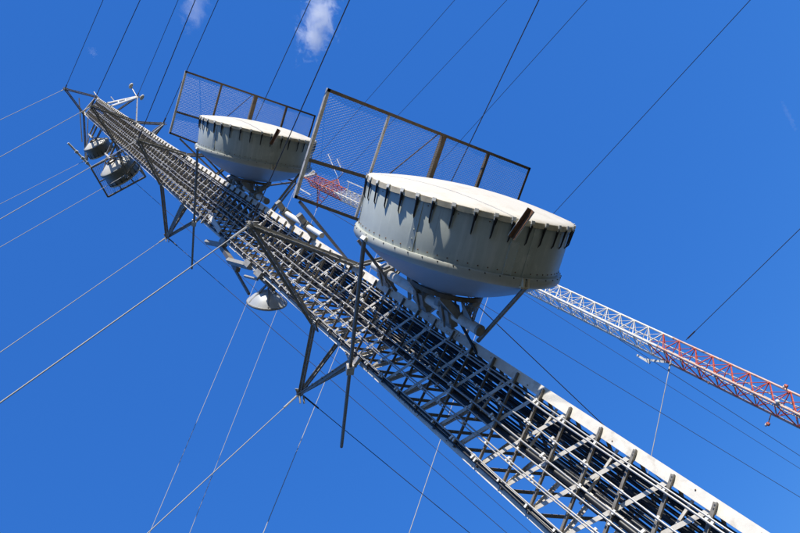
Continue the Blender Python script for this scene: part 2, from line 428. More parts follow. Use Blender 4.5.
# ------------------------------------------------------------------ shrouded dishes
def axis(az, t=0): az, t = rad(az), rad(t); return Vector((math.sin(az) * math.cos(t), math.cos(az) * math.cos(t), math.sin(t)))
def dframe(hub, a):
    b_ = Z.cross(a).normalized(); c = a.cross(b_)
    m_ = Matrix(((a.x, b_.x, c.x, hub.x), (a.y, b_.y, c.y, hub.y), (a.z, b_.z, c.z, hub.z), (0, 0, 0, 1))); return m_
def make_dish(mtx, label, Rr=1.63, dep=1.55, sh=.86, rhub=.60, nclip=38, small=False, group=None, bulge=.17):
    t = empty('drum_dish_antenna', None, label, 'dish antenna', group, mtx)
    n = 96 if not small else 40
    xr = dep - sh                                    # ring position on the axis
    mb = MB(); prof = [(dep - .05, Rr + .012), (dep - .0, Rr + .022), (dep + .02, Rr + .004)]
    prof += [(dep + .02 + bulge * (1 - (i / 14) ** 2), (Rr + .004) * i / 14) for i in range(13, 0, -1)] + [(dep + .02 + bulge, .001)]
    smooth_angle(mk('radome', mb2(mb, prof, n), 'radome', t, local=True), 50)
    # scalloped yellowed hem of the fabric
    mb = MB(); vs = []; fs = []
    nn = nclip * 6
    for j in range(nn):
        th = 2 * math.pi * j / nn; w = .050 + .009 * abs(math.cos(th * nclip / 2))
        for x, r_ in ((dep - .006, Rr + .026), (dep - .02 - w, Rr + .030), (dep - .02 - w, Rr + .022), (dep - .006, Rr + .018)):
            vs.append((x, math.cos(th) * r_, math.sin(th) * r_))
    for j in range(nn):
        for i in range(4): fs.append((j * 4 + i, j * 4 + (i + 1) % 4, ((j + 1) % nn) * 4 + (i + 1) % 4, ((j + 1) % nn) * 4 + i))
    mb.add(vs, fs); mk('radome_hem', mb, 'edge', t, local=True, smooth=False)
    mb = MB(); smooth_angle(mk('shroud', mb2(mb, [(dep - .04, Rr), (dep - .045, Rr + .004), (xr + .02, Rr - .012), (xr + .02, Rr - .03), (dep - .04, Rr - .02)], n), 'greyshroud' if small else 'shroud', t, local=True), 40)
    mb = MB(); rg = [(xr + .075, Rr - .01), (xr + .075, Rr + .035), (xr + .055, Rr + .05), (xr - .03, Rr + .05), (xr - .075, Rr + .02), (xr - .085, Rr - .05)]
    smooth_angle(mk('backing_ring', mb2(mb, rg, n), 'ring' if not small else 'greyshroud', t, local=True), 40)
    mb = MB(); pb = [(xr - .06, Rr - .04)]
    r1 = Rr - .05
    for i in range(13):
        q = 1 - i / 12; r_ = rhub * .55 + (r1 - rhub * .55) * q
        pb.append((.06 + (xr - .13) * ((r_ * r_ - (rhub * .55) ** 2) / (r1 * r1 - (rhub * .55) ** 2)), r_))
    pb.append((.06, .001))
    smooth_angle(mk('reflector_back', mb2(mb, pb, n), 'back' if not small else 'mwhite', t, local=True), 50)
    # hub ring and legs
    mb = MB(); mb.lathe([(.02, rhub - .05), (.02, rhub), (.09, rhub), (.09, rhub - .05), (.02, rhub - .05)], n)
    mk('hub_ring', mb, 'brown', t, local=True)
    # hooks
    if nclip:
        mb = MB(); mb.bar((dep + .012, 0, Rr + .03), (dep - .035, 0, Rr + .04), .055, .022, (0, 0, 1)); mb.bar((dep - .03, .016, Rr + .035), (dep - .085, .016, Rr + .035), .012, .014, (0, 0, 1))
        h0 = mk('hem_clip', mb, 'white', t, local=True)
        mb = MB(); mb.tube([(dep - .055, 0, Rr + .032), (dep - .12, 0, Rr + .028), (dep - .30, 0, Rr + .018), (dep - .34, 0, Rr - .004)], .020, 6, True, .006)
        mb.tube([(dep - .06, -.022, Rr + .030), (dep - .15, -.014, Rr + .022)], .009, 5)
        s0 = mk('tension_spring', mb, 'darkmetal', t, local=True)
        for k in range(1, nclip):
            a_ = 2 * math.pi * k / nclip + random.uniform(-.012, .012)
            dup(h0, t, None, (a_, 0, 0)); dup(s0, t, None, (a_ + random.uniform(-.006, .006), 0, 0))
    if not small:
        mb = MB()
        for k in range(72):
            a_ = 2 * math.pi * k / 72
            for x, r_ in ((xr + .13, Rr - .008), (dep - .12, Rr + .0)):
                if x > xr + .2 and k % 3: continue
                mb.ball((x, math.cos(a_) * r_, math.sin(a_) * r_), .011, nu=5, nv=3)
        mk('rivet', mb, 'rust', t, local=True, stuff=True)
        for k in range(6):
            a_ = .45 + 2 * math.pi * k / 6; o_ = Vector((0, math.cos(a_), math.sin(a_))); mb = MB()
            mb.bar(o_ * (Rr - .002) + Vector((xr + .08, 0, 0)), o_ * (Rr + .003) + Vector((dep - .05, 0, 0)), .09, .010, o_)
            for i in range(6): mb.ball(o_ * (Rr + .006) + Vector((xr + .12 + i * .13, 0, 0)), .010, nu=5, nv=3)
            mk('panel_joint', mb, 'shroud', t, local=True)
        mb = MB()
        for k in range(48):
            a_ = 2 * math.pi * (k + .5) / 48; mb.ball((xr + .06, math.cos(a_) * (Rr + .046), math.sin(a_) * (Rr + .046)), .012, nu=5, nv=3)
        mk('ring_bolt', mb, 'darkmetal', t, local=True, stuff=True)
    return t
def mb2(mb, prof, n): mb.lathe(prof, n); return mb
def theta_at(mtx, x, r, px, py, near=True):
    best = None
    for k in range(720):
        th = 2 * math.pi * k / 720; w = mtx @ Vector((x, math.cos(th) * r, math.sin(th) * r)); e = np.hypot(*(px_of(w) - np.array([px, py])))
        if best is None or e < best[0]: best = (e, th)
    return best[1]
def polarpt(x, r, th): return Vector((x, math.cos(th) * r, math.sin(th) * r))

def dress_dish(t, mtx, bar_px, lug_px, ring_l, clampz, tip_l, ring_r, foot_r, pipe_z0, pipe_z1, hub):
    inv = mtx.inverted(); Rr, dep, xr = 1.63, 1.55, .69
    # angle-iron bar at the rim, towards the camera
    th = theta_at(mtx, dep - .1, Rr, *bar_px); o = polarpt(0, 1, th); tg = Vector((0, -math.sin(th), math.cos(th)))
    if (px_of(mtx @ (polarpt(dep, Rr, th) + tg * .2)) - px_of(mtx @ polarpt(dep, Rr, th)))[0] < 0: tg = -tg
    p0 = polarpt(dep - .27, Rr + .012, th) - tg * .02; p1 = polarpt(dep + .16, Rr + .10, th) + tg * .10
    mb = MB(); mb.angle(p0, p1, .085, .012, -tg, o); b_ = mk('rim_bar', mb, 'white', t, local=True)
    mb = MB(); mb.angle(p0 + o * .0125 - tg * .0125, p1 + o * .0125 - tg * .0125, .07, .006, -tg, o); mk('inner_face', mb, 'rust', b_, local=True)
    # lap joint with rivets under it
    mb = MB(); j0 = polarpt(dep - .3, Rr + .003, th); j1 = polarpt(xr + .09, Rr - .005, th); mb.bar(j0 + tg * .05, j1 + tg * .05, .14, .008, o)
    for s in (-.01, .11):
        for i in range(5): mb.ball(j0.lerp(j1, i / 4.2 + .05) + tg * s + o * .006, .011, nu=5, nv=3)
    mk('lap_joint', mb, 'shroud', t, local=True)
    th = theta_at(mtx, xr, Rr + .05, *lug_px); o = polarpt(0, 1, th); tg = Vector((0, -math.sin(th), math.cos(th)))
    mb = MB()
    for s in (-.045, .045): mb.bar(polarpt(xr + .07, Rr + .03, th) + tg * s, polarpt(xr - .05, Rr + .07, th) + tg * s, .03, .09, o)
    mb.bar(polarpt(xr - .05, Rr + .06, th) - tg * .07, polarpt(xr - .05, Rr + .06, th) + tg * .07, .03, .05, o)
    mk('lifting_lug', mb, 'edge', t, local=True)
    # side struts from the ring to the mast
    th = theta_at(mtx, xr, Rr + .06, *ring_l); pL = mtx @ polarpt(xr, Rr + .06, th)
    cpt = L + NO * .16 + Z * 0; q = at_plane(*clampz, L + NO * .12, NO)
    tipd = (q - pL)
    # where the strut's line passes the photographed tip
    best = min((np.hypot(*(px_of(pL + tipd * s) - np.array(tip_l))), s) for s in np.linspace(1, 3.2, 400))
    tip = pL + tipd * best[1]
    mb = MB(); mb.tube([pL, tip], .034, 10); st = smooth_angle(mk('side_strut', mb, 'strut', t))
    mb = MB(); mb.tube([tip, tip + tipd.normalized() * .03], .030, 10); mk('end_cap', mb, 'rust', st)
    mb = MB(); mb.bar(q - TX * .02, q + TX * .26 - NO * .02, .07, .09); mb.bar(q - tipd.normalized() * .09, q + tipd.normalized() * .09, .13, .13, NO); mk('clamp', mb, 'galv', st)
    mb = MB(); mb.bar(pL - Z * .07, pL + Z * .05, .06, .08, NO); mb.bar(pL, mtx @ polarpt(xr, Rr - .02, th), .04, .10); mk('clevis', mb, 'white', st)
    th = theta_at(mtx, xr, Rr + .02, *ring_r); pR = mtx @ polarpt(xr - .03, Rr - .02, th); fR = at_plane(*foot_r, R, NO)
    mb = MB(); mb.tube([pR, fR], .034, 10); smooth_angle(mk('side_strut', mb, 'strut', t))
    # mounting pipe, clamps to leg, hub spider
    pip = Vector((hub.x, hub.y, 0)) - Vector((mtx[0][0], mtx[1][0], 0)).normalized() * .27
    mb = MB(); mb.tube([pip + Z * (pipe_z0 + CAMZ), pip + Z * (pipe_z1 + CAMZ)], .085, 16, True)
    pp = smooth_angle(mk('mount_pipe', mb, 'leg', t))
    mb = MB(); e_ = pip + Z * (pipe_z0 + CAMZ)
    mb.tube([e_ + Z * .02, e_ - Z * .03], .09, 16); mk('pipe_end', mb, 'beam', pp)
    to = (R - pip); to.z = 0
    for zz in (pipe_z0 + .75, hub.z - CAMZ + .5, pipe_z1 - .45):
        c = pip + Z * (zz + CAMZ); mb = MB(); mb.bar(c - to.normalized() * .16, c + to * .92, .13, .16); mb.bar(c - Z * .13, c + Z * .13, .24, .24, to)
        mb.bar(c + to - TX * .22 * 0 + Vector((0, 0, .1)), c + to * .5 + Z * .35, .07, .07)
        s_ = to.normalized().cross(Z)
        for sg in (-1, 1): mb.tube([c + s_ * sg * .14 - to.normalized() * .2, c + s_ * sg * .14 + to.normalized() * .22], .018, 6)
        mk('clamp', mb, 'beam', t)
    for k in range(4):
        th = math.pi / 4 + k * math.pi / 2
        mb = MB(); a0 = polarpt(.04, .58, th); a1 = inv @ (pip + Z * (hub.z + (.55 if math.sin(th) > 0 else -.55)))
        mb.channel(a0, a1, .12, .07, .012, (0, 0, 1)); mk('hub_arm', mb, 'beam', t, local=True)
    for s in (-1, 1):
        mb = MB(); a1 = pip + Z * (hub.z + s * .75); a0 = mtx @ Vector((.05, .1 * s, s * .5)); sd = Vector((mtx[0][1], mtx[1][1], mtx[2][1]))
        mb.slab([a0, a1 + Z * .12, a1 - Z * .16], sd, .03); mk('hub_plate', mb, 'beam', t)
    mb = MB(); mb.tube([mtx @ Vector((.06, 0, 0)), mtx @ Vector((-.25, 0, 0))], .14, 14); mk('feed_housing', mb, 'beam', t)
    mb = MB(); c0 = mtx @ Vector((-.2, .05, .05)); mb.tube([c0, c0 - Z * .5 - TX * .1, facept(.12, -.05, (c0.z) - 1.1), facept(.16, -.17, c0.z - 2.)], .025, 8); mk('jumper_cable', mb, 'black', t, smooth=True)
    # perforated step plate near hub
    mb = MB(); pc = mtx @ Vector((.0, 0, -.35)); 
    for i in range(7): mb.bar(pc + Z * (i * .05 - .45) + TX * .0, pc + Z * (i * .05 - .45) - NO * .0 + Vector((mtx[0][0], mtx[1][0], 0)) * -.28, .014, .014)
    for i in range(6): 
        v_ = Vector((mtx[0][0], mtx[1][0], 0)) * (-.28 * i / 5); mb.bar(pc - Z * .46 + v_, pc - Z * .14 + v_, .014, .014, NO)
    mk('grille', mb, 'beam', t)

aD = axis(110.2, 1.0)
C1 = Vector(ray(469.8, 198.8) * 9.6) + Z * CAMZ
hub1 = C1 - aD * 1.55; m1 = dframe(hub1, aD)
d1 = make_dish(m1, 'large grey drum dish with cream radome, the lower and nearer of two')
dress_dish(d1, m1, (512, 247), (524, 288), (362, 243), (350, 369), (344, 446), (530, 290), (478, 341), 6.15, 9.3, hub1)
aD2 = axis(111.0, .8)
C2 = Vector(ray(259.6, 128.8) * 18.3) + Z * CAMZ
hub2 = C2 - aD2 * 1.55; m2 = dframe(hub2, aD2)
d2 = make_dish(m2, 'large grey drum dish with cream radome, the higher and farther of two')
dress_dish(d2, m2, (271.5, 148), (273, 168), (197, 150), (194, 223), (191, 268), (302, 182), (269, 213), 15.6, 18.9, hub2)

# ------------------------------------------------------------------ mesh ice shields above the dishes
def clip_line(p, d, poly):       # 2-D line p + t d inside a convex polygon
    t0, t1 = -1e9, 1e9; n = len(poly)
    area = sum(poly[i].x * poly[(i + 1) % n].y - poly[(i + 1) % n].x * poly[i].y for i in range(n))
    for i in range(n):
        a, b_ = poly[i], poly[(i + 1) % n]; e = b_ - a; nn = Vector((-e.y, e.x)) * (1 if area > 0 else -1)
        den = nn.dot(d); num = nn.dot(a - p)
        if abs(den) < 1e-9:
            if nn.dot(p - a) < 0: return None
        elif den > 0: t0 = max(t0, num / den)
        else: t1 = min(t1, num / den)
    return (t0, t1) if t1 > t0 else None
def shield(poly, cross, label, cell, wire, bw, base, bright=(), legsto=()):
    """poly: world points of the outline (level); cross: list of (p0, p1, width, material)"""
    t = empty('mesh_shield', base, label, 'mesh shield', 'mesh shields over the big dishes')
    n = len(poly); z = poly[0].z
    for i in range(n):
        mb = MB(); mb.angle(poly[i], poly[(i + 1) % n], bw, .01, Z, Vector((CEN.x * 0 + sum(p.x for p in poly) / n, sum(p.y for p in poly) / n, z)) - poly[i])
        mk('edge_bar', mb, 'galv' if i in bright else 'brown', t)
    for p0, p1, w, m_ in cross:
        mb = MB(); mb.angle(p0 + Z * .004, p1 + Z * .004, w, .01, (Vector(p1) - Vector(p0)).cross(Z), Z); mk('cross_bar', mb, m_, t)
    P2 = [Vector((p.x, p.y)) for p in poly]; c = sum(P2, Vector((0, 0))) / n
    ed = (P2[1] - P2[0]).normalized(); pe = Vector((-ed.y, ed.x)); mb = MB(); ext = max((p - c).length for p in P2)
    for s in (-1, 1):
        d = (ed * 1.0 + pe * .62 * s).normalized(); nrm = Vector((-d.y, d.x)); k = int(ext / cell) + 1
        for i in range(-k, k + 1):
            r_ = clip_line(c + nrm * i * cell, d, P2)
            if r_:
                a = c + nrm * i * cell + d * r_[0]; b_ = c + nrm * i * cell + d * r_[1]
                mb.tube([(q_.x, q_.y, z + .022 + .004 * s + .016 * math.sin(q_.x * 3.1 + 1) * math.sin(q_.y * 2.3) + .006 * math.sin(q_.x * 9 + q_.y * 7)) for q_ in [a.lerp(b_, j / 7) for j in range(8)]], wire, 3, False)
    mk('wire_mesh', mb, 'mesh', t, stuff=True)
    for a, b_ in legsto:
        mb = MB(); mb.bar(a, b_, .05, .05); mk('stay_bar', mb, 'strut', t)
    return t
def make_shield(h, c00, c10, cTL, mids, hidden, label, cell, wire, stays, thick):
    """c00 outer top corner, c10 far outer corner, cTL inner corner; mids: fractions of cross bars"""
    a, b_, i0 = at_h(*c00, h), at_h(*c10, h), at_h(*cTL, h)
    u = (i0 - a)
    i1 = b_ + u * hidden[0]; m0 = a + u * hidden[1]; m1_ = b_ + u * hidden[1]
    poly = [a, b_, i1, i0]
    cross = [(m0, m1_, .06, 'brown')]
    for f_, w, m_ in mids:
        cross.append((a.lerp(b_, f_), i0.lerp(i1, f_), w, m_))
    cross.append((m0.lerp(m1_, .30), a.lerp(b_, .49), .018, 'brown'))
    ls = [(at_h(*p, h), q) for p, q in stays] + [(i1, legz(B, h - 1.6)), (i0.lerp(i1, .5), legz(R, h - .9)), (i0.lerp(i1, .98), legz(R, h - 1.5))]
    return shield(poly, cross, label, cell, wire, .055, legz(R, h - 1.2), bright=(3,), legsto=ls)
make_shield(9.05, (328, 88), (531, 168), (294, 198), [(.25, .04, 'galv'), (.505, .09, 'brown'), (.745, .06, 'brown')], (1.25, .655),
            'brown framed mesh shield above the lower big dish', .040, .0019, [((358, 240), legz(R, 8.6)), ((300, 202), legz(R, 10.6))], 1)
make_shield(18.9, (185.5, 70.5), (316, 115.5), (169, 133.5), [(.25, .05, 'brown'), (.50, .11, 'brown'), (.75, .06, 'brown')], (1.25, .66),
            'brown framed mesh shield above the higher big dish', .040, .0019, [((197, 148), legz(R, 18.3)), ((180, 139), legz(R, 19.8))], 1)

# ------------------------------------------------------------------ smaller dishes on the left leg
def small_drum(px, py, z, az, Rr, label):
    a = axis(az, 0); c = at_h(px, py, z); hub = c - a * (.95 * Rr); mt_ = dframe(hub, a)
    t = make_dish(mt_, label, Rr, 1.25 * Rr, .78 * Rr, .32 * Rr, 18, True, 'small drum dishes near the mast head', .05)
    mb = MB(); pz = hub - a * .25; mb.tube([pz - Z * .8, pz + Z * .8], .06, 8); mk('mount_pipe', mb, 'galv', t)
    for dz in (-.5, .5):
        e_ = L.lerp(B, .2); mb = MB(); mb.bar(pz + Z * dz, Vector((e_.x, e_.y, pz.z + dz)), .09, .09); mk('clamp', mb, 'beam', t)
    for s in (-1, 1):
        mb = MB(); mb.bar(mt_ @ Vector((.47 * Rr, s * Rr * .96, 0)), pz + Z * .4 * s, .05, .05); mk('side_strut', mb, 'beam', t)
    return t, mt_
small_drum(122, 173, 35.5, -24, .92, 'small drum dish over the dark square shield, lower of two near mast head')
small_drum(100, 150, 42.5, -30, .78, 'small drum dish close under the mast head, upper of the two there')
sp = [at_h(91, 168, 37.3), at_h(108, 197, 37.3), at_h(145.6, 176.6, 37.3), at_h(128.5, 148, 37.3)]
ts = empty('mesh_shield', legz(L, 37), 'dark framed square shield high on the left over a small drum dish', 'mesh shield')
for i in range(4):
    mb = MB(); mb.bar(sp[i], sp[(i + 1) % 4], .09, .09); mk('edge_bar', mb, 'beam', ts)
for f_ in (.36, .68):
    mb = MB(); mb.bar(sp[0].lerp(sp[3], f_), sp[1].lerp(sp[2], f_), .06, .06); mk('cross_bar', mb, 'beam', ts)
mb = MB(); mb.bar(sp[0].lerp(sp[1], .48), sp[3].lerp(sp[2], .48), .06, .06); mk('cross_bar', mb, 'beam', ts)
P2 = [Vector((p.x, p.y)) for p in sp]; c2 = sum(P2, Vector((0, 0))) / 4; ed = (P2[1] - P2[0]).normalized(); pe = Vector((-ed.y, ed.x)); mb = MB()
for s in (-1, 1):
    d = (ed + pe * s).normalized(); nn = Vector((-d.y, d.x))
    for i in range(-30, 31):
        r_ = clip_line(c2 + nn * i * .09, d, P2)
        if r_:
            a = c2 + nn * i * .09 + d * r_[0]; b_ = c2 + nn * i * .09 + d * r_[1]; mb.tube([(a.x, a.y, sp[0].z + .05), (b_.x, b_.y, sp[0].z + .05)], .007, 3, False)
mk('wire_mesh', mb, 'mesh', ts, stuff=True)
mb = MB(); mb.bar(sp[3], legz(L, 37.2), .08, .08); mb.bar(sp[2], legz(L, 35.5), .08, .08); mk('stay_bar', mb, 'beam', ts)

# open shallow dish below the middle of the left leg
def open_dish():
    a = axis(-62, 0); c = at_d(267, 302, 7.7); Rr = .47; hub = c - a * .30; mt_ = dframe(hub, a)
    t = empty('open_dish_antenna', None, 'small shiny open dish hanging off the left leg beside an outrigger', 'dish antenna', None, mt_)
    mb = MB(); pr = [(.30, Rr + .012), (.285, Rr + .012)] + [(.285 * (q / 10) ** 2.2, Rr * q / 10) for q in range(10, 0, -1)] + [(0, .001)]
    mb.lathe(pr, 40); smooth_angle(mk('reflector_back', mb, 'shinyback', t, local=True))
    mb = MB(); mb.lathe([(.28, Rr + .015), (.30, Rr + .025), (.33, Rr + .02), (.33, Rr - .01), (.28, Rr - .01), (.28, Rr + .015)], 40); mk('rim', mb, 'beam', t, local=True)
    mb = MB(); mb.lathe([(.325, Rr - .005), (.40, Rr * .75), (.46, Rr * .4), (.48, .001)], 40); mk('radome', mb, 'back', t, local=True, smooth=True)
    for k in range(5):
        th = k * 2 * math.pi / 5; mb = MB(); mb.bar(polarpt(-.10, .08, th), polarpt(.27, Rr - .02, th), .03, .05); mk('rib', mb, 'beam', t, local=True)
    pp = hub - a * .15; mb = MB(); mb.tube([pp - Z * .35, pp + Z * .9], .05, 10); mk('mount_pipe', mb, 'strut', t)
    mb = MB(); mb.bar(at_d(233, 266, 7.7), at_d(249, 294, 7.9), .06, .06); mk('side_strut', mb, 'strut', t)
    for z_ in (pp.z - .2, pp.z + .5):
        mb = MB(); q = Vector((pp.x, pp.y, z_)); mb.bar(q, Vector((L.x, L.y, z_)), .09, .09); mk('clamp', mb, 'beam', t)
    return t
open_dish()
for (a, b_, w, lb) in (((205, 243), (222, 246.5), .13, 'upper of two dark stub brackets jutting from left leg'), ((227, 262), (248, 268), .15, 'lower dark stub bracket jutting from left leg above the small open dish'),
                    ((244, 276.5), (257, 280), .06, 'thin grey stub bracket on left leg just above the small open dish')):
    p0, p1 = at_d(*a, 7.1), at_d(*b_, 7.15); t = empty('stub_bracket', p1, lb, 'bracket', 'stub brackets on the left leg')
    mb = MB(); mb.channel(p0, p1, w, w * .7, .012, Z); mk('arm', mb, 'beam', t)
    mb = MB(); e_ = legz(L, p1.z - CAMZ); mb.bar(p1, e_, w * .8, w * .8); mb.bar(e_ - Z * .16, e_ + Z * .16, .16, .16, NO); mk('clamp', mb, 'beam', t)
mb = MB(); p0 = at_d(222, 247, 7.2); p1 = at_d(238, 270, 7.3); mb.bar(p0, p1, .12, .12)
tag(mk('mount_pipe', mb, 'strut', None, loc=p0), 'short dark pipe between the two dark stub brackets on left leg', 'pipe')
mb = MB(); p0 = at_d(209, 215, 7.05); p1 = at_d(220, 232, 7.0); mb.slab([p0 - TX * .06, p0 + TX * .08, p1 + TX * .08, p1 - TX * .06], NO, .04)
mb.bar(p0 + NO * .03, p0 - TX * .34 + NO * .03, .05, .06)
tag(mk('clamp_plate', mb, 'leg', None, loc=p0), 'white clamp plate on left leg where the upper dish strut passes', 'plate')

# ------------------------------------------------------------------ far red and white mast
D2 = 25.0
C2M = polar(6.19, D2); W2 = 1.03
F2 = polar(6.19, 1.0).normalized(); T2 = Vector((F2.y, -F2.x, 0))
if T2.x < 0: T2 = -T2
L2, R2, N2 = C2M - T2 * W2 / 2 + F2 * W2 * .29, C2M + T2 * W2 / 2 + F2 * W2 * .29, C2M - F2 * W2 * .58 - T2 * .10
TOP2 = 50.0
far = empty('lattice_mast', C2M, 'slender red and white banded lattice mast standing behind the near mast', 'mast')
zs = lambda tn: tn * D2 + CAMZ
bands = [(0.3, zs(.512), 'red'), (zs(.512), zs(1.70), 'mwhite'), (zs(1.70), TOP2, 'red')]
for P in (L2, R2, N2):
    for a, b_, m_ in bands:
        z = a
        while z < b_ - .01:
            z1 = min(z + 6, b_); mb = MB(); mb.tube([P + Z * z, P + Z * (z1 - .02)], .046, 8); mb.tube([P + Z * (z1 - .06), P + Z * (z1 - .02)], .065, 8)
            mk('leg', mb, 'mwhite' if m_ == 'mwhite' else ('sunlitred' if a < 20 else 'red'), far); z = z1
    mb = MB(); mb.slab([P + Vector((a, b_, .15)) for a, b_ in ((-.3, -.3), (.3, -.3), (.3, .3), (-.3, .3))], Z, .28); mk('footing', mb, 'concrete', far)
P2 = .75; nb2 = int((TOP2 - .5) / P2)
proto = {}; rest2 = {'red': MB(), 'mwhite': MB()}
def colour(z): return 'mwhite' if zs(.512) <= z < zs(1.70) else 'red'
kinds = []
for ai, (P, Q) in enumerate(((L2, N2), (N2, R2), (L2, R2))):
    kinds.append((ai, 0, P, Q, 0)); kinds.append((ai, 1, P, Q, P2)); kinds.append((ai, 2, Q, P, P2))
n2 = 0
for k in range(nb2):
    z = .6 + k * P2
    for ai, di, P, Q, dz in kinds:
        c = colour(z); key = (ai, di, c)
        if key not in proto or (z < 6.2 or z > 31):
            mb = MB(); o_ = (Q - P).normalized().cross(Z)
            p, q = P + Z * .0, Q + Z * dz
            if di: mb.tube([p + o_ * .012, q + o_ * .012], (.016, .019, .012)[di] * (1.35 if c == 'red' else 1.1), 5)
            else: mb.tube([p, q], .020, 5)
        if z < 6.2 or z > 31:
            rest2[c].add([Vector(v) + Z * z for v in mb.v], mb.f)
        elif key not in proto:
            mb.v = [tuple(Vector(v) + Z * z) for v in mb.v]
            proto[key] = (mk('brace', mb, 'sunlitred' if (di == 0 and c == 'red' and ai == 0) else c, far), z)
        else:
            pr, z0 = proto[key]; dup(pr, far, (0, 0, z - z0))
        n2 += 1
for c, mb in rest2.items():
    if mb.v: mk('brace', mb, c, far, stuff=True)
# cables and ladder inside the far mast
for i, q in enumerate((.3, .45, .62)):
    mb = MB(); c = L2.lerp(R2, q) - F2 * .2; mb.tube([c + Z * .3, c + Z * 48], .022, 6); mk('feed_cable', mb, 'mwhite', far, smooth=True)
def far_pt(px, py, dd=0): return at_d(px, py, D2 + dd)
# top outriggers
def tri_truss(tip, base_pts, name='outrigger', m_='red'):
    mb = MB()
    for b_ in base_pts: mb.tube([tip, b_], .035, 6)
    for f_ in (.3, .55, .8):
        q = [Vector(b_).lerp(tip, f_) for b_ in base_pts]
        for i in range(len(q)): mb.tube([q[i], q[(i + 1) % len(q)]], .022, 5)
    mk(name, mb, m_, far)
zt = zs(1.84)
FR = far_pt(338, 179, .4); FL = far_pt(317, 208, .4); FN = far_pt(303, 173, -.6)
tri_truss(FR, [R2 + Z * (FR.z + .9), R2 + Z * (FR.z - .9), N2 + Z * FR.z])
tri_truss(FL, [L2 + Z * (FL.z + .9), L2 + Z * (FL.z - .9), N2 + Z * FL.z])
mb = MB(); mb.bar(far_pt(297, 187), far_pt(311, 195), .10, .10); mb.bar(far_pt(300, 178), far_pt(316, 174), .25, .16); mk('top_bar', mb, 'mwhite', far)
for a, b_ in (((302, 176), (308, 170)), ((306, 178), (314, 171))):
    mb = MB(); mb.bar(far_pt(*a), far_pt(*b_), .22, .10); mk('top_lamp', mb, 'mwhite', far)
mb = MB(); mb.bar(far_pt(347, 181), far_pt(368, 190), .05, .08); mb.bar(far_pt(349, 182), far_pt(347, 193), .04, .04); mb.bar(far_pt(366, 189), far_pt(362, 198), .04, .04); mk('side_arm', mb, 'mwhite', far)
mb = MB(); mb.bar(far_pt(637, 355), far_pt(650, 363), .07, .09); mb.bar(far_pt(645, 359.5), far_pt(666, 362), .07, .09); mk('side_arm', mb, 'mwhite', far)
def yagi(p0, p1, n, hl, label):
    c = far_pt(*p0); t = empty('yagi_antenna', c, label, 'antenna', 'yagi antennas on the far mast')
    a, b_ = far_pt(*p0), far_pt(*p1); mb = MB(); mb.tube([a, b_], .022, 6); mk('boom', mb, 'mwhite', t)
    e = (far_pt(p0[0] + 3, p0[1] - 2) - far_pt(*p0)).normalized()
    for i in range(n):
        q = a.lerp(b_, (i + .3) / n); mb = MB(); mb.tube([q - e * hl, q + e * hl], .014, 5); mk('element', mb, 'mwhite', t)
    mb = MB(); mb.tube([b_, far_pt(338, 178)], .02, 5); mk('mast_arm', mb, 'mwhite', t)
yagi((328, 154), (335, 171), 6, .34, 'left of two small yagi antennas at the head of the red and white mast')
yagi((337, 159), (343, 173), 6, .34, 'right of two small yagi antennas at the head of the red and white mast')
def hang_lamp(px, py, qx, qy, label):
    c = far_pt(px, py); t = empty('obstruction_lamp', c, label, 'lamp', 'obstruction lamps on the far mast')
    mb = MB(); mb.tube([c, far_pt(qx, qy)], .018, 6); mk('bracket', mb, 'rust', t)
    mb = MB(); mb.tube([c - Z * .05, c + Z * .05], .065, 10); mk('lamp_base', mb, 'red', t)
    mb = MB(); mb.ball(c - T2 * .05 + Z * .04, .055, (1.4, 1, .9)); mk('lamp_glass', mb, 'white', t, smooth=True)
hang_lamp(768, 424, 771, 414, 'small lamp hanging below the red part of the far mast')
hang_lamp(786, 386, 787, 391, 'small lamp standing on the upper edge of the far mast')
c = far_pt(777.5, 401.5, -.7); mb = MB(); mb.ball(c, .075); mb.tube([c, c + F2 * .5], .02, 5)
tag(mk('marker_ball', mb, 'white', None, smooth=True, loc=c), 'small white round lamp on the middle of the red lattice', 'lamp')
c = far_pt(547.5, 293.5, -.4); mb = MB(); mb.ball(c, .08, (.8, .8, 1.3)); mb.tube([c, c + F2 * .4], .02, 5)
tag(mk('marker_ball', mb, 'white', None, smooth=True, loc=c), 'small white round lamp on the white lattice by the lower big dish', 'lamp')

